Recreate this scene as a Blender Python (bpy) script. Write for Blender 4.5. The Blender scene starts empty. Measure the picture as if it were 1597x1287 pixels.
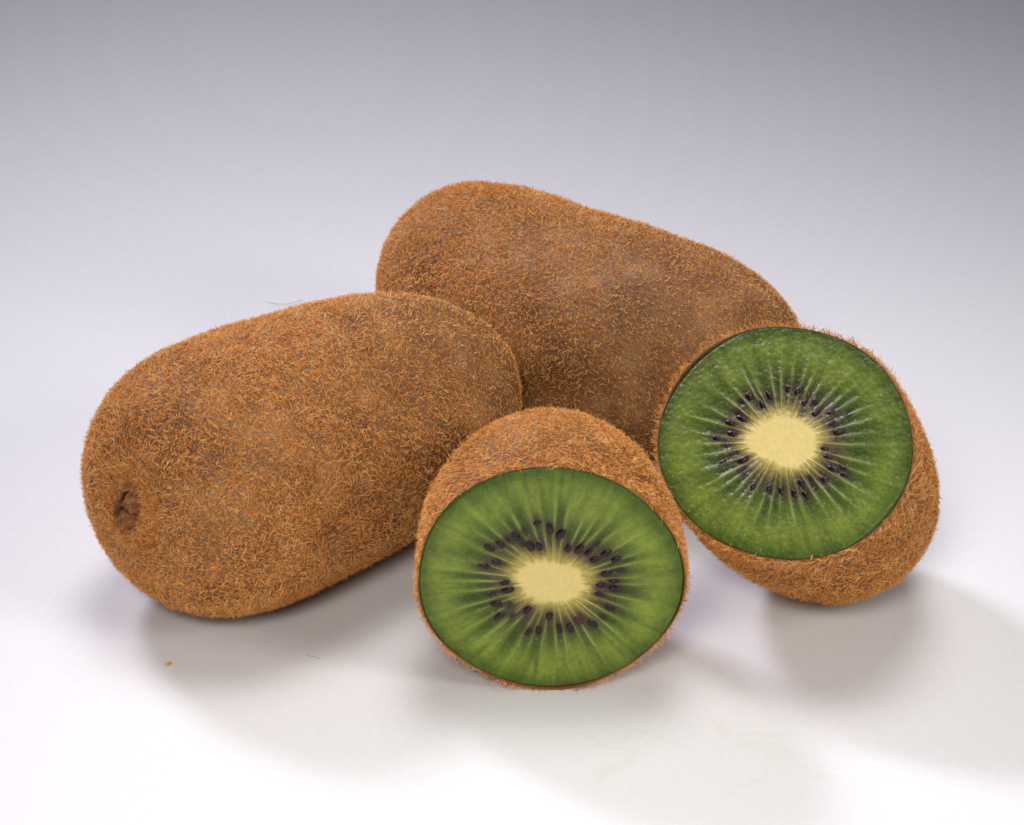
import bpy, math
import numpy as np
from mathutils import Vector, Matrix
R_ = math.radians
sc = bpy.context.scene
col = sc.collection

# ------------------------------------------------------------------ camera
PITCH, DIST = R_(30), 0.85
cam_d = bpy.data.cameras.new('camera')
cam = bpy.data.objects.new('camera', cam_d); col.objects.link(cam)
cam.location = (0, -DIST*math.cos(PITCH), DIST*math.sin(PITCH))
cam.rotation_euler = (math.pi/2-PITCH, 0, 0)
cam_d.sensor_width = 36
cam_d.lens = 36*DIST/0.202
cam_d.clip_start, cam_d.clip_end = 0.02, 20
cam_d.dof.use_dof = True
cam_d.dof.focus_distance = 0.795
cam_d.dof.aperture_fstop = 56
sc.camera = cam

# ------------------------------------------------------------------ studio light
sc.view_settings.view_transform = 'Standard'
sc.view_settings.look = 'None'
sc.view_settings.exposure = 0
sc.view_settings.gamma = 1
w = bpy.data.worlds.new('World'); sc.world = w; w.use_nodes = True
w.node_tree.nodes['Background'].inputs[0].default_value = (0.56, 0.50, 1.0, 1)
w.node_tree.nodes['Background'].inputs[1].default_value = 0.075

def area(name, loc, target, size, power, colour, sy=None, spread=180):
    l = bpy.data.lights.new(name, 'AREA'); l.energy = power; l.color = colour
    l.shape = 'RECTANGLE' if sy else 'SQUARE'; l.size = size
    if sy: l.size_y = sy
    l.spread = R_(spread)
    o = bpy.data.objects.new(name, l); col.objects.link(o); o.location = loc
    o.rotation_euler = (Vector(target)-Vector(loc)).to_track_quat('-Z', 'Y').to_euler()
    return o
area('key_softbox', (-0.35, 0.37, 0.50), (0.05, -0.09, 0.0), 0.15, 0.30, (0.85, 0.82, 1.0), spread=48)
area('front_softbox', (-0.12, -0.88, 0.62), (0.0, -0.24, 0.0), 0.32, 0.34, (1.0, 0.95, 0.88), spread=31)
area('overhead_softbox', (0.03, 0.03, 0.65), (0.0, -0.115, 0.0), 0.42, 0.30, (1.0, 0.985, 0.975), spread=38)
area('right_softbox', (0.60, -0.50, 0.42), (0.0, -0.20, 0.0), 0.34, 0.25, (1.0, 0.94, 0.88), spread=39)

# ------------------------------------------------------------------ helpers
rng = np.random.default_rng(7)
_tab = rng.random((64, 64, 64)).astype(np.float32)
def vnoise(p):
    i = np.floor(p).astype(int); f = p-i; f = f*f*(3-2*f); i &= 63; j = (i+1) & 63
    x0, y0, z0 = i[..., 0], i[..., 1], i[..., 2]; x1, y1, z1 = j[..., 0], j[..., 1], j[..., 2]
    fx, fy, fz = f[..., 0], f[..., 1], f[..., 2]; t = _tab
    a = t[x0, y0, z0]*(1-fx)+t[x1, y0, z0]*fx; b = t[x0, y1, z0]*(1-fx)+t[x1, y1, z0]*fx
    c = t[x0, y0, z1]*(1-fx)+t[x1, y0, z1]*fx; d = t[x0, y1, z1]*(1-fx)+t[x1, y1, z1]*fx
    return (a*(1-fy)+b*fy)*(1-fz)+(c*(1-fy)+d*fy)*fz-0.5
def fbm(p, o=3):
    s = 0; a = 1.0
    for k in range(o): s = s+a*vnoise(p*2**k+17.3*k); a *= .5
    return s
def sstep(a, b, x):
    t = np.clip((x-a)/(b-a), 0, 1); return t*t*(3-2*t)
def lin(c):
    c = np.asarray(c, float)/255; return np.where(c < .04045, c/12.92, ((c+.055)/1.055)**2.4)
def link_mesh(name, V, F, mat, parent=None, colours=None, smooth=True):
    me = bpy.data.meshes.new(name)
    V = np.asarray(V, np.float32).reshape(-1, 3)
    quads = [f for f in F if len(f)]
    nl = sum(f.size for f in quads); nf = sum(len(f) for f in quads)
    me.vertices.add(len(V)); me.vertices.foreach_set('co', V.ravel())
    me.loops.add(nl); me.polygons.add(nf)
    me.loops.foreach_set('vertex_index', np.concatenate([f.ravel() for f in quads]).astype(np.int32))
    st = []; s = 0
    for f in quads:
        st.append(s+np.arange(len(f))*f.shape[1]); s += f.size
    me.polygons.foreach_set('loop_start', np.concatenate(st).astype(np.int32))
    me.update(calc_edges=True); me.validate()
    if smooth: me.shade_smooth()
    if colours is not None:
        at = me.color_attributes.new('tint', 'FLOAT_COLOR', 'POINT')
        at.data.foreach_set('color', np.concatenate([colours, np.ones((len(V), 1))], 1).astype(np.float32).ravel())
    me.materials.append(mat)
    o = bpy.data.objects.new(name, me); col.objects.link(o)
    if parent: o.parent = parent
    return o
def grid(nr, nc, off=0, close=True, flip=False):
    i, j = np.meshgrid(np.arange(nr-1), np.arange(nc if close else nc-1), indexing='ij')
    k = (j+1) % nc
    q = np.stack([i*nc+j, i*nc+k, (i+1)*nc+k, (i+1)*nc+j], -1).reshape(-1, 4)+off
    return q[:, ::-1] if flip else q
def thing(name, label, cat, loc, group=None):
    o = bpy.data.objects.new(name, None); col.objects.link(o); o.location = loc
    o.empty_display_size = .01
    o['label'] = label; o['category'] = cat
    if group: o['group'] = group
    return o

class NT:
    def __init__(s, name):
        s.m = bpy.data.materials.new(name); s.m.use_nodes = True; s.t = s.m.node_tree; s.t.nodes.clear()
    def n(s, typ, ins=None, **kw):
        nd = s.t.nodes.new(typ)
        for k, v in kw.items(): setattr(nd, k, v)
        for k, v in (ins or {}).items():
            if isinstance(v, bpy.types.NodeSocket): s.t.links.new(v, nd.inputs[k])
            else: nd.inputs[k].default_value = v
        return nd
    def out(s, sock): s.t.links.new(sock, s.n('ShaderNodeOutputMaterial').inputs[0]); return s.m
def rgb(c): return tuple(lin(c))+(1,)
def ramp(N, fac, stops):
    r = N.n('ShaderNodeValToRGB', {0: fac}); e = r.color_ramp.elements
    while len(e) < len(stops): e.new(.5)
    for k, (p, c) in enumerate(stops): e[k].position = p; e[k].color = c
    return r.outputs[0]
def mixc(N, f, a, b, mode='MIX'):
    m = N.n('ShaderNodeMix', data_type='RGBA', blend_type=mode)
    for k, v in ((0, f), (6, a), (7, b)):
        if isinstance(v, bpy.types.NodeSocket): N.t.links.new(v, m.inputs[k])
        else: m.inputs[k].default_value = v
    return m.outputs[2]

# ------------------------------------------------------------------ materials
def skin_material():
    N = NT('kiwi_skin'); co = N.n('ShaderNodeTexCoord').outputs['Object']
    big = N.n('ShaderNodeTexNoise', {'Vector': co, 'Scale': 90, 'Detail': 4}).outputs[0]
    c = ramp(N, big, [(.3, rgb((100, 64, 32))), (.5, rgb((126, 88, 50))), (.72, rgb((156, 118, 78)))])
    v = N.n('ShaderNodeTexVoronoi', {'Vector': co, 'Scale': 1150, 'Randomness': 1.0})
    pore = ramp(N, v.outputs['Distance'], [(.10, (.7, .7, .7, 1)), (.34, (0, 0, 0, 1))])
    c = mixc(N, pore, c, rgb((104, 54, 26)))
    n2 = N.n('ShaderNodeTexNoise', {'Vector': co, 'Scale': 700, 'Detail': 3}).outputs[0]
    h = N.n('ShaderNodeMath', {0: n2, 1: v.outputs['Distance']}, operation='ADD').outputs[0]
    b = N.n('ShaderNodeBump', {'Strength': .6, 'Distance': .0004, 'Height': h}).outputs[0]
    p = N.n('ShaderNodeBsdfPrincipled', {'Base Color': c, 'Roughness': .6, 'Normal': b, 'Specular IOR Level': .35})
    return N.out(p.outputs[0])
def hair_material():
    N = NT('kiwi_fuzz'); hi = N.n('ShaderNodeHairInfo')
    c = ramp(N, hi.outputs['Random'], [(0, rgb((150, 84, 26))), (.30, rgb((238, 154, 58))), (.75, rgb((254, 192, 92))), (1, rgb((255, 226, 150)))])
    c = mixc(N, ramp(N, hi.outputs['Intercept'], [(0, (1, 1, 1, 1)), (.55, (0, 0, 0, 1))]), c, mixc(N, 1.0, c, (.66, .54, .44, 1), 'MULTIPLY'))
    d = N.n('ShaderNodeBsdfDiffuse', {0: c}); t = N.n('ShaderNodeBsdfTranslucent', {0: c})
    g = N.n('ShaderNodeBsdfGlossy', {0: (.9, .8, .7, 1), 'Roughness': .35})
    m = N.n('ShaderNodeMixShader', {0: .35, 1: d.outputs[0], 2: t.outputs[0]})
    m = N.n('ShaderNodeMixShader', {0: .10, 1: m.outputs[0], 2: g.outputs[0]})
    return N.out(m.outputs[0])
def flesh_material(name, wet, grain, spec, rough, con=1.0):
    N = NT(name); co = N.n('ShaderNodeTexCoord').outputs['Object']
    a = N.n('ShaderNodeAttribute', attribute_name='tint').outputs['Color']
    f1 = N.n('ShaderNodeTexNoise', {'Vector': co, 'Scale': 1400, 'Detail': 4, 'Roughness': .65}).outputs[0]
    f2 = N.n('ShaderNodeTexVoronoi', {'Vector': co, 'Scale': 950}).outputs['Distance']
    c = mixc(N, 1.0, a, ramp(N, f1, [(.28, (1-.18*con, 1-.16*con, 1-.20*con, 1)), (.72, (1+.18*con, 1+.15*con, 1+.16*con, 1))]), 'MULTIPLY')
    pale = ramp(N, N.n('ShaderNodeTexNoise', {'Vector': co, 'Scale': 2300, 'Detail': 1}).outputs[0], [(.66, (0, 0, 0, 1)), (.76, (grain, grain, grain, 1))])
    c = mixc(N, pale, c, rgb((170, 186, 130)))
    h = N.n('ShaderNodeMath', {0: f1, 1: f2}, operation='SUBTRACT').outputs[0]
    b = N.n('ShaderNodeBump', {'Strength': wet, 'Distance': .0004, 'Height': h}).outputs[0]
    p = N.n('ShaderNodeBsdfPrincipled', {'Base Color': c, 'Roughness': rough, 'Normal': b, 'Subsurface Weight': .18,
            'Subsurface Scale': .0006, 'Subsurface Radius': (1.0, .9, .35), 'Specular IOR Level': spec})
    return N.out(p.outputs[0])
def seed_material(name, c1, c2):
    N = NT(name); co = N.n('ShaderNodeTexCoord').outputs['Object']
    n = N.n('ShaderNodeTexNoise', {'Vector': co, 'Scale': 2500, 'Detail': 3}).outputs[0]
    c = ramp(N, n, [(.3, rgb(c1)), (.7, rgb(c2))])
    b = N.n('ShaderNodeBump', {'Strength': .3, 'Distance': .0001, 'Height': n}).outputs[0]
    p = N.n('ShaderNodeBsdfPrincipled', {'Base Color': c, 'Roughness': .30, 'Normal': b, 'Specular IOR Level': .35})
    return N.out(p.outputs[0])
def scar_material():
    N = NT('dried_stem_scar'); co = N.n('ShaderNodeTexCoord').outputs['Object']
    a = N.n('ShaderNodeAttribute', attribute_name='tint').outputs['Color']
    n = N.n('ShaderNodeTexNoise', {'Vector': co, 'Scale': 900, 'Detail': 5}).outputs[0]
    c = mixc(N, 1.0, a, ramp(N, n, [(.3, (.6, .6, .6, 1)), (.7, (1.3, 1.3, 1.3, 1))]), 'MULTIPLY')
    b = N.n('ShaderNodeBump', {'Strength': .7, 'Distance': .0005, 'Height': n}).outputs[0]
    p = N.n('ShaderNodeBsdfPrincipled', {'Base Color': c, 'Roughness': .9, 'Specular IOR Level': .15, 'Normal': b})
    return N.out(p.outputs[0])
def paper_material():
    N = NT('white_studio_paper'); co = N.n('ShaderNodeTexCoord').outputs['Object']
    n = N.n('ShaderNodeTexNoise', {'Vector': co, 'Scale': 900, 'Detail': 5}).outputs[0]
    base = ramp(N, n, [(.3, (.68, .68, .685, 1)), (.7, (.715, .715, .72, 1))])
    wob = N.n('ShaderNodeTexNoise', {'Vector': co, 'Scale': 140, 'Detail': 3}).outputs['Color']
    cw = N.n('ShaderNodeMixRGB', {0: .012, 1: co, 2: wob}, blend_type='ADD').outputs[0]
    # faint dried smears: (x, y, angle, half length, half width, strength)
    for x, y, a, L, Wd, s in SMEARS:
        mp = N.n('ShaderNodeMapping', {'Vector': cw, 'Location': (x+.006, y+.006, 0), 'Rotation': (0, 0, R_(a)), 'Scale': (L, Wd, 1)}, vector_type='TEXTURE').outputs[0]
        fl = N.n('ShaderNodeVectorMath', {0: mp, 1: (1, 1, 0)}, operation='MULTIPLY').outputs[0]
        ln = N.n('ShaderNodeVectorMath', {0: fl}, operation='LENGTH').outputs['Value']
        mk = ramp(N, ln, [(.55, (s, s, s, 1)), (1.0, (0, 0, 0, 1))])
        base = mixc(N, mk, base, (.60, .60, .46, 1))
    b = N.n('ShaderNodeBump', {'Strength': .05, 'Distance': .0002, 'Height': n}).outputs[0]
    p = N.n('ShaderNodeBsdfPrincipled', {'Base Color': base, 'Roughness': .55, 'Normal': b, 'Specular IOR Level': .3})
    return N.out(p.outputs[0])

_seg = [(0.011, -0.1137, 0.0228, -0.1173, 0.0012, 0.11), (0.0236, -0.1169, 0.0128, -0.127, 0.0018, 0.12), (0.0186, -0.1125, 0.032, -0.1157, 0.0012, 0.1), (0.0337, -0.1074, 0.0372, -0.1114, 0.002, 0.14), (0.0372, -0.111, 0.0506, -0.1121, 0.0011, 0.12), (0.0399, -0.1133, 0.0484, -0.1212, 0.0026, 0.1), (0.0484, -0.1208, 0.0552, -0.1274, 0.0014, 0.08), (0.0409, -0.1266, 0.0462, -0.1266, 0.0006, 0.16)]
SMEARS = [((a+c)/2, (b+d)/2, math.degrees(math.atan2(d-b, c-a)), math.hypot(c-a, d-b)*.62, wd, st*2.0) for a, b, c, d, wd, st in _seg]
M_skin, M_hair = skin_material(), hair_material()
M_fleshA, M_fleshB = flesh_material('kiwi_flesh', .25, .25, .25, .42), flesh_material('wet_kiwi_flesh', .36, .35, .32, .26); M_core = flesh_material('kiwi_core', .12, .0, .25, .40, .25)
M_seed, M_seedred = seed_material('dark_seed', (18, 8, 9), (40, 18, 18)), seed_material('maroon_seed', (66, 20, 20), (88, 36, 32))
M_scar, M_paper = scar_material(), paper_material()

# ------------------------------------------------------------------ setting: white sweep
prof = [(y, 0.0) for y in np.linspace(-1.4, .06, 30)]
RS, A1 = 0.50, R_(58)
for a in np.linspace(0, A1, 50)[1:]: prof.append((.06+RS*math.sin(a), RS*(1-math.cos(a))))
ye, ze = prof[-1]
for k in range(1, 5): prof.append((ye+.1*k*math.cos(A1), ze+.1*k*math.sin(A1)))
prof = np.array(prof); xs = np.linspace(-1.3, 1.3, 40)
V = np.zeros((len(prof), len(xs), 3)); V[..., 0] = xs; V[..., 1] = prof[:, :1]; V[..., 2] = prof[:, 1:]
g = link_mesh('ground', V, [grid(len(prof), len(xs), close=False, flip=True)], M_paper); g['kind'] = 'structure'

# ------------------------------------------------------------------ fruit geometry
def frame(az, el):
    a = np.array([math.cos(el)*math.cos(az), math.cos(el)*math.sin(az), math.sin(el)])
    s = np.cross([0, 0, 1], a); s /= np.linalg.norm(s); return a, s, np.cross(a, s)

def outward(P, Fq):
    A, B, C_, D = (P[Fq[:, k]] for k in range(4)); n = np.cross(C_-A, D-B)
    return Fq if (n*((A+C_)/2-P.mean(0))).sum() > 0 else Fq[:, ::-1]

def make_fuzz(P, Fq, parent, count, density, length, seed, lift=.66, thick=.000041, flow=None):
    """hairs grown from the skin: P vertices, Fq quads; density / length are functions of the vertex arrays"""
    r = np.random.default_rng(seed)
    A, B, C_, D = (P[Fq[:, k]] for k in range(4))
    nrm = np.cross(C_-A, D-B); ar = np.linalg.norm(nrm, axis=1); ok = ar > 1e-14
    dn = density[Fq].mean(1); wgt = np.where(ok, ar*dn, 0); wgt /= wgt.sum()
    f = r.choice(len(Fq), count, p=wgt); u = r.random((count, 1)); v = r.random((count, 1))
    root = (A[f]*(1-u)+B[f]*u)*(1-v)+(D[f]*(1-u)+C_[f]*u)*v
    n = nrm[f]/np.maximum(ar[f], 1e-14)[:, None]
    L = length[Fq].mean(1)[f]*np.clip(np.exp(r.normal(0, .28, count)), .4, 1.45)
    rd = r.normal(size=(count, 3))
    if flow is not None: rd = rd+flow
    # neighbouring hairs lean the same way
    p = root*260+31; rd = rd*.8+1.9*np.stack([vnoise(p), vnoise(p+9.1), vnoise(p+23.7)], -1)
    tg = rd-(rd*n).sum(1, keepdims=True)*n; tg /= np.linalg.norm(tg, axis=1, keepdims=True)+1e-9
    bt = np.cross(n, tg); lf = np.clip(r.normal(lift, .22, count), .12, 1.3)[:, None]
    curl = r.normal(0, .65, count)[:, None]; droop = r.uniform(.1, 1.2, count)[:, None]
    K = 5; pts = np.zeros((count, K, 3)); pts[:, 0] = root-n*.00006; cur = pts[:, 0].copy()
    for k in range(1, K):
        q = (k-.5)/(K-1); e = lf-droop*q*.6
        d = n*np.sin(e)+np.cos(e)*(tg*np.cos(curl*q)+bt*np.sin(curl*q))
        cur = cur+d*(L/(K-1))[:, None]; pts[:, k] = cur
    cv = bpy.data.hair_curves.new('fuzz'); cv.add_curves([K]*count)
    cv.attributes['position'].data.foreach_set('vector', pts.astype(np.float32).ravel())
    ra = cv.attributes.get('radius') or cv.attributes.new('radius', 'FLOAT', 'POINT')
    rad = np.outer(thick*np.clip(np.exp(r.normal(-.05, .30, count)), .5, 2.0), [1, 1, .9, .7, .25])
    ra.data.foreach_set('value', rad.astype(np.float32).ravel())
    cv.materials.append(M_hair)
    o = bpy.data.objects.new('fuzz', cv); col.objects.link(o); o.parent = parent; o['kind'] = 'stuff'
    return o

def whole(name, label, x, y, az, R, b, n, tap, n2, bs, el, asp, bumps, dimple, seed, nh, dens, leng):
    a, s, t = frame(az, el); nr, nc = 260, 300
    T = np.sin(np.linspace(-np.pi/2, np.pi/2, nr)); th = np.arange(nc)*2*np.pi/nc
    nn = np.where(T > 0, n, n2); pr = R*np.sqrt(np.maximum(1-np.abs(T)**nn, 0))*(1+tap*T)
    TT, HH = np.meshgrid(T, th, indexing='ij'); rr = np.repeat(pr[:, None], nc, 1)
    for T0, h0, sT, sh, am in bumps:
        dh = (HH-h0+np.pi) % (2*np.pi)-np.pi; rr = rr*(1+am*np.exp(-((TT-T0)/sT)**2-(dh/sh)**2))
    ss, tt = rr*np.cos(HH)+bs*TT**2, rr*np.sin(HH)*asp
    P = (TT*b)[..., None]*a+ss[..., None]*s+tt[..., None]*t
    if dimple:
        s0, t0, dep, sg = dimple
        d2 = ((ss-s0)/sg)**2+((tt-t0)/(sg*1.35))**2
        m = sstep(-.55, -.8, TT)
        rad = P/np.linalg.norm(P, axis=-1, keepdims=True)
        P = P+((dep*np.exp(-d2)-dep*.28*np.exp(-(np.sqrt(d2)-1.7)**2*2.2))*m)[..., None]*a
    q = P/np.linalg.norm(P, axis=-1, keepdims=True)
    P = P+q*(fbm(P*70+seed, 3)*.0008+fbm(P*330+seed, 2)*.00022)[..., None]
    mz = P[..., 2].min(); root = thing(name, label, 'kiwi', (x, y, 0), None)
    P[..., 2] += -mz+.0002
    V = P.reshape(-1, 3); Fq = outward(V, grid(nr, nc))
    sk = link_mesh('skin', V, [Fq], M_skin, root)
    Tv = TT.ravel()
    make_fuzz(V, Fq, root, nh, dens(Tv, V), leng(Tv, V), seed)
    return root, P, (a, s, t), ss, tt, TT, -mz

def half(name, label, x, y, az, el, R, b, n, asp, rim, corec, core, seeds, blurred, special, mat, wet, tone, ssz, seed, nh, dens, leng):
    a, s, t = frame(az, el); nr, nc = 150, 360
    th = np.arange(nc)*2*np.pi/nc; rimv = np.interp(th, np.arange(25)*np.pi/12, list(rim)+[rim[0]])
    F_ = np.fft.rfft(rimv); F_[9:] = 0; rimv = np.fft.irfft(F_, nc)
    T = np.sin(np.linspace(0, np.pi/2, nr)); pr = R*np.sqrt(1-T**n)
    w_ = sstep(0, .9, T)[:, None]; el_ = 1/np.sqrt(np.cos(th)**2+(np.sin(th)/asp)**2)
    rr = pr[:, None]*(rimv[None]*(1-w_)+el_[None]*w_)
    P = (T*b)[:, None, None]*a+rr[..., None]*(np.cos(th)[None, :, None]*s+np.sin(th)[None, :, None]*t)
    q = P/np.linalg.norm(P, axis=-1, keepdims=True); fade = sstep(0, .25, T)[:, None]
    P = P+q*((fbm(P*70+seed, 3)*.0009*fade+fbm(P*330+seed, 2)*.0002*fade))[..., None]
    # thin cut lip of the skin, turned inwards
    e = lambda k, dz: (R*rimv*k)[:, None]*(np.cos(th)[:, None]*s+np.sin(th)[:, None]*t)+dz*a
    lip = np.stack([e(.992, .0012), e(.992, .0000), e(.9945, -.00010), e(.999, -.00006)])
    P = np.concatenate([lip, P]); mz = P[4:, :, 2].min(); off = np.array([0, 0, -mz+.0002])
    root = thing(name, label, 'kiwi half', (x, y, 0)); V = (P+off).reshape(-1, 3); Fq = outward(V, grid(nr+4, nc))
    link_mesh('skin', V, [Fq], M_skin, root)
    Tv = np.concatenate([np.zeros((4, nc)), np.repeat(T[:, None], nc, 1)]).ravel()
    Fh = Fq[4*nc:]
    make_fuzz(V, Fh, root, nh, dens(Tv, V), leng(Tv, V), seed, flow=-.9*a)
    # ---- flesh and core: polar sheet with septa, seed chambers and a pale heart, closed behind
    na, nrad = 1080, 190
    ph = np.arange(na)*2*np.pi/na
    ro = np.interp(ph, th, rimv, period=2*np.pi)*R*(.994+.006*fbm(np.stack([np.cos(ph)*14, np.sin(ph)*14, ph*0+seed], -1), 3))
    cr = np.interp(ph, np.arange(24)*np.pi/12, core, period=2*np.pi); F_ = np.fft.rfft(cr); F_[8:] = 0; cr = np.fft.irfft(F_, na)*R
    cr = cr*(1+.03*fbm(np.stack([np.cos(ph)*9, np.sin(ph)*9, ph*0+seed], -1), 2))
    cc = np.array(corec)*R
    inner = cc[None]+cr[:, None]*np.stack([np.cos(ph), np.sin(ph)], -1)
    outer = ro[:, None]*np.stack([np.cos(ph), np.sin(ph)], -1)
    r = np.random.default_rng(seed+5)
    ns = 39; sep = (np.arange(ns)+r.uniform(-.28, .28, ns))*2*np.pi/ns
    send = r.uniform(.45, .80, ns); sst = r.uniform(.55, 1.0, ns); swob = r.normal(0, .016, (ns, 2))
    lst = r.uniform(.80, 1., ns); lend = r.uniform(.62, .90, ns)
    def shade(S, PH, XY):
        """local colour and relief of the cut tissue; S = 0 at the heart's edge, 1 at the skin"""
        nz = np.stack([XY[..., 0]*1000, XY[..., 1]*1000, XY[..., 0]*0+seed], -1)
        n1, n2_, n3 = fbm(nz*.16, 3), fbm(nz*.9, 3), fbm(nz*.45+50, 3)
        radial = fbm(np.stack([np.cos(PH)*22, np.sin(PH)*22, S*2.5+seed], -1), 3)
        g_out, g_mid, g_in = (lin(q_)*tone for q_ in ((66, 88, 22), (112, 129, 47), (122, 126, 56)))
        m1 = sstep(1.02, .74, S+n1*.10)[..., None]; c = g_out*(1-m1)+g_mid*m1
        m2 = sstep(.62, .30, S+n1*.15)[..., None]; c = c*(1-m2)+g_in*m2
        c = c*(1+.16*n1+.18*n3+.20*n2_+.45*radial*sstep(0,.1,S))[..., None]
        k = (np.searchsorted(sep, PH)) % ns; lo, hi = sep[k-1], sep[k]
        wd = (hi-lo) % (2*np.pi); fr = ((PH-lo) % (2*np.pi))/wd
        prof_ = np.clip(np.sin(np.pi*np.clip(fr, 0, 1)), 0, 1)**.55
        dark = prof_*lst[k]*sstep(.03, .13, S)*(1-sstep(lend[k]*.50, lend[k]*1.0, S+n3*.10))
        dark = np.clip(dark*(1+.3*n2_+.4*n3)*1.1, 0, 1)
        cd = lin((54, 42, 34))*(1-sstep(.14, .42, S))[..., None]+lin((40, 66, 14))*sstep(.14, .42, S)[..., None]
        c = c*(1-.92*dark[..., None])+cd*.92*dark[..., None]
        hl = sstep(.21, .0, S+n3*.05)[..., None]; c = c*(1-.75*hl)+lin((168, 148, 74))*.75*hl
        H = -.00014*dark
        # septa
        line = np.zeros_like(S); Sp = np.maximum(S, 0)
        for j in range(ns):
            cj = sep[j]+swob[j, 0]*np.sin(S*5+j)+swob[j, 1]*S
            d = np.abs((PH-cj+np.pi) % (2*np.pi)-np.pi)*(.0055+.0175*Sp)
            line = np.maximum(line, sst[j]*np.exp(-(d/(.00014+.00013*Sp))**2)*(1-sstep(send[j]*.5, send[j]*1.15, S)))
            d2 = np.abs((PH-cj-.06+np.pi) % (2*np.pi)-np.pi)*(.0055+.0175*Sp)
            line = np.maximum(line, .45*sst[j]*np.exp(-(d2/.00016)**2)*(1-sstep(.12, .32, S)))
        line = line*sstep(-.05, .0, S)
        ls = (line*(.66 if wet < 1 else .50)*(1+.4*n2_))[..., None]; cl = lin((188, 176, 100))*(1-sstep(0, .5, S))[..., None]+lin((138, 160, 84))*sstep(0, .5, S)[..., None]
        c = c*(1-ls)+cl*ls; H = H+.00009*line
        # seeds that lie under the cut and show as soft dark patches
        for i, (u, v) in enumerate(seeds):
            p = np.array([u, v])*R; dv = XY-p; rd_ = p-cc; rd_ = rd_/np.linalg.norm(rd_)
            al, ac = dv@rd_, dv@np.array([-rd_[1], rd_[0]])
            if i in blurred: g_ = .95*np.exp(-((al/.00115)**2+(ac/.0007)**2)**1.4); cb = lin((40, 28, 26))
            else: g_ = .82*np.exp(-((al/.0019)**2+(ac/.0011)**2)); cb = lin((60, 46, 38))
            c = c*(1-g_[..., None])+cb*g_[..., None]; H = H-.00012*g_
        hv = sstep(.06, -.06, S+n2_*.05+radial*.08)[..., None]
        H = H+(n2_*.00004*wet+n3*.00008*wet)*(1-.8*hv[..., 0])*sstep(-.3, .4, n1)
        fib = fbm(np.stack([XY[..., 0]*2600, XY[..., 1]*900, XY[..., 0]*0+seed], -1), 2)
        ch = lin((212, 194, 124))*(1+.06*fib+.06*n1)[..., None]
        c = c*(1-hv)+ch*hv
        c = c*(1-.30*sstep(.975, 1.0, S))[..., None]
        return np.clip(c, .004, .95), H
    S = np.linspace(0, 1, nrad)**1.0; SS, PP = np.meshgrid(S, ph, indexing='ij')
    XY = inner[None]*(1-SS)[..., None]+outer[None]*SS[..., None]
    cF, HF = shade(SS, PP, XY)
    dome = lambda XY: .00055*(1-np.clip(np.hypot(XY[..., 0], XY[..., 1])/R, 0, 1)**2)-.0008*sstep(.965, 1.02, np.hypot(XY[..., 0], XY[..., 1])/R)
    to3 = lambda XY, h: XY[..., :1]*s+XY[..., 1:]*t-(h+dome(XY))[..., None]*a+off
    top = to3(XY, HF+.0001-.0003*sstep(.985, 1, SS))
    # closing wall and floor behind, inside the skin
    wall1 = top[-1]+a*.006-(top[-1]-off)*.04; wall2 = top[-1]*.4+off*.6+a*.014; wall3 = inner@np.stack([s, t])+off+a*.016; wall4 = inner@np.stack([s, t])+off+a*.003
    VF = np.concatenate([wall4[None], top, wall1[None], wall2[None], wall3[None], wall4[None]*1])
    cw = np.concatenate([cF[:1], cF, cF[-1:], cF[-1:], cF[-1:], cF[-1:]])
    link_mesh('flesh', VF, [grid(len(VF), na, flip=False)], mat, root, cw.reshape(-1, 3))
    # heart
    S2 = np.linspace(0, 1, 60)[1:]; SS, PP = np.meshgrid(S2, ph, indexing='ij')
    XY = cc+(inner-cc)[None]*SS[..., None]
    cC, HC = shade((SS-1)*.5, PP, XY)
    c3 = to3(XY, HC+.0001); ctr = c3[0].mean(0)[None]
    back = c3[-1]+a*.012; bc = ctr+a*.012
    VC = np.concatenate([ctr, c3.reshape(-1, 3), back, bc]); n0 = len(S2)*na
    j = np.arange(na); k = (j+1) % na
    link_mesh('core', VC, [grid(len(S2)+1, na, 1), np.stack([j*0, 1+k, 1+j], 1), np.stack([j*0+1+n0+na, 1+n0+j, 1+n0+k], 1)], M_core, root,
              np.concatenate([cC[0].mean(0)[None], cC.reshape(-1, 3), cC[-1], cC[-1, :1]]))
    # seeds
    for i, (u, v) in enumerate(seeds):
        if i in blurred: continue
        p = np.array([u, v])*R; rd_ = p-cc; ang = math.atan2(rd_[1], rd_[0])+r.normal(0, .16)
        if i in special.get('cross', ()): ang += 1.45
        me = SEED_RED if i in special.get('red', ()) else SEED
        o = bpy.data.objects.new('seed', me); col.objects.link(o); o.parent = root
        x3 = math.cos(ang)*s+math.sin(ang)*t; z3 = -a; y3 = np.cross(z3, x3)
        pos = to3(p[None], np.array([r.uniform(-.00020, .0)]))[0]
        k_ = ssz*r.uniform(.78, 1.1); kk = (k_*r.uniform(.92, 1.12), k_*r.uniform(.88, 1.1), k_)
        M = Matrix([[x3[q]*kk[0], y3[q]*kk[1], z3[q]*kk[2], pos[q]] for q in range(3)]+[[0, 0, 0, 1]])
        o.matrix_local = M
    return root, P+off

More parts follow.
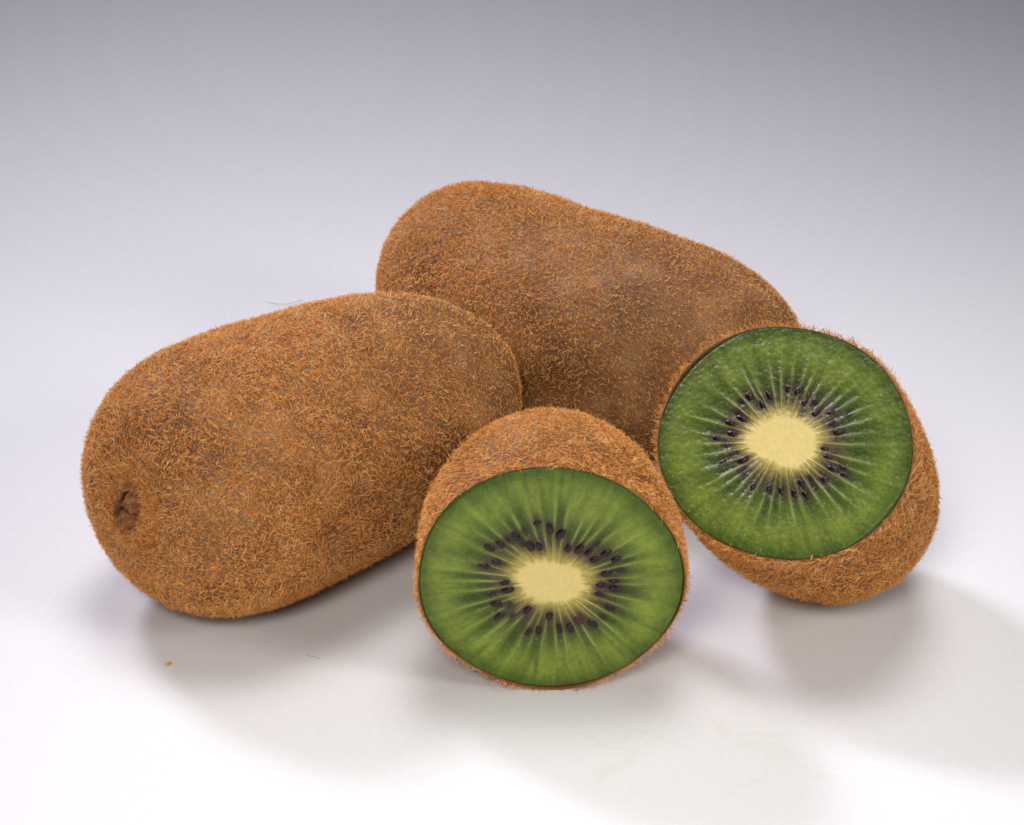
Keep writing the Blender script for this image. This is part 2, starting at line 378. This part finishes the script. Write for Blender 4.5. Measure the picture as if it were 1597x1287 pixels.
def seed_mesh(name, mat):
    nr, nc = 9, 12; u = np.linspace(0, np.pi, nr); v = np.arange(nc)*2*np.pi/nc
    x = -np.cos(u); w2 = np.sin(u)**.9*(1-.22*x)
    V = np.stack([np.repeat((x*.00112)[:, None], nc, 1), np.outer(w2, np.cos(v))*.00062, np.outer(w2, np.sin(v))*.00042], -1)
    o = link_mesh(name, V, [grid(nr, nc)], mat); me = o.data; bpy.data.objects.remove(o); return me
SEED, SEED_RED = seed_mesh('seed', M_seed), seed_mesh('seed_maroon', M_seedred)

# ------------------------------------------------------------------ the four pieces of fruit
left = whole('kiwi', 'whole brown fuzzy kiwi lying at the left, its dried stem scar facing the left front',
    -0.0361, -0.0533, 0.7198, 0.0246, 0.0449, 3.0, -0.1225, 3.9, 0.0002, -0.0321, 0.9853,
    [(-.38, 1.75, .22, .8, -.034), (-.62, 1.9, .2, .8, .02)], (-.0018, .0028, .0013, .0060), 3, 96000,
    lambda T, V: 1.25-.85*sstep(-.3, .8, T), lambda T, V: .00108-.00030*sstep(-.4, .9, T))
back = whole('kiwi', 'whole brown fuzzy kiwi lying at the back, behind the other three pieces, slightly waisted',
    0.0128, -0.0043, -0.5339, 0.0237, 0.0443, 3.1275, -0.0468, 3.288, 0.0054, -0.0271, 0.9237,
    [(-.12, 1.75, .30, .9, -.036), (-.6, 1.7, .25, .9, .008)], None, 11, 84000,
    lambda T, V: 1.2-.65*sstep(-.6, .5, T), lambda T, V: .00100-.00018*sstep(-.6, .7, T))

# the dried stem scar, a puckered woody knot in the hollow of the left kiwi
root, P, (a, s, t), ss, tt, TT, lz = left
s0, t0 = -.0018, .0028
idx = np.argmin(np.where(TT < -.5, (ss-s0)**2+(tt-t0)**2, 9)); pc = P.reshape(-1, 3)[idx]
nz = -a+.10*t-.08*s; nz /= np.linalg.norm(nz); ex = np.cross(t, nz); ex /= np.linalg.norm(ex); ey = np.cross(nz, ex)
nr, nc = 46, 110; rr = np.linspace(0, 1, nr); hh = np.arange(nc)*2*np.pi/nc
RRr, HHh = np.meshgrid(rr, hh, indexing='ij')
u = RRr*np.cos(HHh); v = RRr*np.sin(HHh); q = np.stack([u*2.3, v*2.3, u*0+4], -1)
u2 = u+.16*fbm(q, 3); v2 = v+.16*fbm(q+40, 3)
crack = np.exp(-((u2+.05-.30*v2)/.085)**2)*sstep(.78, .45, np.abs(v2+.08))
crack = np.maximum(crack, .8*np.exp(-((v2-.12+.5*u2)/.08)**2)*sstep(.0, .15, u2)*sstep(.75, .5, u2))
lump = .0013*np.exp(-((u+.28)**2+(v-.42)**2)/.09)+.0011*np.exp(-((u-.10)**2+(v+.50)**2)/.10)+.0007*np.exp(-((u-.45)**2+(v-.3)**2)/.05)
hgt = .0013+.0010*(1-RRr**2)+lump+.0009*fbm(q*2.2, 3)+.0008*fbm(q*8, 3)-.0018*crack-.0046*RRr**6
wob = 1+.30*fbm(np.stack([np.cos(hh)*1.6, np.sin(hh)*1.6, hh*0], -1), 2)[None]
Vs = pc+(u*.0035*wob)[..., None]*ex+(v*.0058*wob)[..., None]*ey+hgt[..., None]*nz
cs = lin((140, 94, 58))*(1+.5*fbm(q*3, 3))[..., None]; cs = cs*(1-crack[..., None])+lin((30, 14, 8))*crack[..., None]
sk = sstep(.75, 1, RRr)[..., None]; cs = np.clip(cs*(1-sk)+lin((120, 72, 36))*sk, .003, .9)
link_mesh('stem_scar', Vs, [grid(nr, nc)], M_scar, root, cs.reshape(-1, 3))

Vl = P.reshape(-1, 3); Fl = outward(Vl, grid(P.shape[0], P.shape[1]))
dsc = np.linalg.norm(Vl-pc, axis=1); ring = sstep(.0028, .0046, dsc)*sstep(.0095, .0060, dsc)
make_fuzz(Vl, Fl, root, 1500, ring, np.full(len(Vl), .0015), 77, lift=.75, thick=.000036, flow=.6*nz)

# ------------------------------------------------------------------ crumbs and lint on the paper
def fibre(name, label, cat, pts, rad, mat):
    pts = np.array(pts); tgt = np.gradient(pts, axis=0); tgt /= np.linalg.norm(tgt, axis=1, keepdims=True)
    up = np.array([0, 0, 1.]); sd = np.cross(tgt, up); sd /= np.linalg.norm(sd, axis=1, keepdims=True); up2 = np.cross(sd, tgt)
    an = np.arange(6)*np.pi/3; V = pts[:, None]+rad*(np.cos(an)[None, :, None]*sd[:, None]+np.sin(an)[None, :, None]*up2[:, None])
    o = link_mesh(name, V-pts[0], [grid(len(pts), 6)], mat); o.location = pts[0]; o['label'] = label; o['category'] = cat
def plain(name, c):
    N = NT(name); return N.out(N.n('ShaderNodeBsdfPrincipled', {'Base Color': rgb(c), 'Roughness': .7}).outputs[0])
tq = np.linspace(0, 1, 16)
fibre('lint_fibre', 'thin curled grey lint fibre on the white paper above the left kiwi', 'lint',
      np.stack([-.0508+.0075*tq, .0454-.0016*np.sin(tq*3.1)+.0006*tq, .0002+tq*.0002], 1), .000035, plain('grey_lint', (112, 104, 100)))
fibre('lint_fibre', 'short straight grey lint fibre in the shadow below the left kiwi', 'lint',
      np.stack([-.0369+.0025*tq, -.0874-.0010*tq, .0001+0*tq], 1), .00003, bpy.data.materials['grey_lint'])
cr_u, cr_v = np.meshgrid(np.linspace(0, np.pi, 9), np.arange(10)*np.pi/5, indexing='ij')
cv_ = np.stack([np.sin(cr_u)*np.cos(cr_v), np.sin(cr_u)*np.sin(cr_v), np.cos(cr_u)], -1)
cv_ = cv_*(1+.5*fbm(cv_*1.7+3, 2))[..., None]*np.array([.00033, .0005, .0003])
cb = link_mesh('crumb', cv_, [grid(9, 10)], plain('orange_crumb', (206, 140, 30))); cb.location = (-.0613, -.0904, .00026)
cb['label'] = 'tiny orange crumb on the white paper below the left kiwi'; cb['category'] = 'crumb'

rimF = [0.9822, 0.9834, 1.0004, 1.013, 1.0112, 1.0049, 1.0016, 0.9962, 0.9855, 0.9776, 0.9812, 0.9941, 1.0052, 1.004, 0.9913, 0.9823, 0.9916, 1.0112, 1.0161, 0.9994, 0.9837, 0.988, 0.9989, 0.9949] 
seedF =[[0.097, 0.514], [0.004, 0.464], [-0.077, 0.419], [0.258, 0.395], [0.194, 0.438], [0.151, 0.313], [0.083, 0.309], [-0.129, 0.293], [-0.213, 0.287], [-0.284, 0.255], [-0.329, 0.185], [-0.412, 0.244], [-0.488, 0.185], [-0.423, 0.067], [-0.512, 0.088], [-0.478, -0.011], [-0.387, -0.043], [-0.487, -0.082], [-0.37, -0.125], [-0.445, -0.252], [-0.392, -0.334], [-0.322, -0.394], [-0.212, -0.364], [-0.154, -0.434], [0.007, -0.322], [0.085, -0.453], [0.165, -0.466], [0.173, -0.267], [0.38, -0.321], [0.402, -0.212], [0.282, -0.316], [0.317, -0.085], [0.339, -0.017], [0.437, -0.12], [0.488, 0.132], [0.399, 0.162], [0.45, 0.291], [0.374, 0.321], [0.317, 0.363], [0.207, 0.326], [-0.072, -0.437], [-0.341, 0.324], [0.304, -0.223]]
coreF = [0.2618, 0.2806, 0.2793, 0.2486, 0.2104, 0.1919, 0.1904, 0.1877, 0.1857, 0.2011, 0.2296, 0.2483, 0.2495, 0.2458, 0.2417, 0.228, 0.2042, 0.1855, 0.1813, 0.1874, 0.1983, 0.2128, 0.2279, 0.2427]
front = half('kiwi_half', 'cut kiwi half at the front centre, upright green face towards the viewer',
    0.0067, -0.0997, 1.5747, 0.043, 0.0235, 0.0376, 2.5575, 0.9998, rimF, (-.015, -.008), coreF, seedF,
    {4, 14, 20, 30, 33, 38, 39, 41, 42}, {'cross': (0,), 'red': (22,)}, M_fleshA, .5, 1.0, 1.0, 21, 40000,
    lambda T, V: 1.1-.35*sstep(.1, .9, T), lambda T, V: .00100+.0004*(1-sstep(0, .12, T)))
rimR = [1.0023, 1.0225, 1.0262, 1.0037, 0.959, 0.9155, 0.8937, 0.8908, 0.8941, 0.9049, 0.9322, 0.9718, 1.0054, 1.019, 1.0093, 0.9775, 0.9312, 0.8879, 0.8647, 0.864, 0.8787, 0.9039, 0.9373, 0.9726] 
seedR =[[0.402, 0.27], [0.283, 0.241], [0.26, 0.322], [0.387, 0.091], [0.459, 0.035], [0.428, 0.118], [0.407, -0.041], [0.513, -0.107], [0.384, -0.269], [0.241, -0.209], [0.41, -0.144], [0.326, -0.18], [0.058, 0.419], [-0.095, 0.376], [-0.14, 0.293], [-0.022, 0.346], [-0.042, 0.255], [-0.25, 0.326], [-0.287, 0.25], [-0.36, 0.199], [-0.376, 0.34], [-0.31, 0.05], [-0.362, -0.005], [0.142, 0.414], [0.437, 0.206], [-0.131, -0.35], [-0.231, -0.339], [-0.248, -0.248], [-0.315, -0.323], [-0.036, -0.36], [-0.305, -0.203], [-0.407, -0.176], [-0.432, -0.079], [0.199, -0.296], [-0.533, -0.096], [-0.355, -0.254], [0.087, -0.377], [-0.495, -0.051]]
coreR = [0.2803, 0.2562, 0.2396, 0.2305, 0.2176, 0.206, 0.2061, 0.214, 0.2233, 0.239, 0.2615, 0.2753, 0.2695, 0.2538, 0.2389, 0.2196, 0.193, 0.1713, 0.1633, 0.164, 0.1739, 0.2055, 0.2537, 0.2856]
right = half('kiwi_half', 'cut kiwi half at the right, its wet green face tilted upwards',
    0.0482, -0.0783, 1.0292, -0.8835, 0.0245, 0.0457, 2.6531, 0.8937, rimR, (.003, -.003), coreR, seedR,
    {5, 10, 11, 16, 20, 24, 30, 33, 35, 37}, {}, M_fleshB, 1.3, .78, .86, 33, 42000,
    lambda T, V: 1.2-.2*sstep(.1, .9, T), lambda T, V: .00110+.0005*(1-sstep(0, .12, T)))
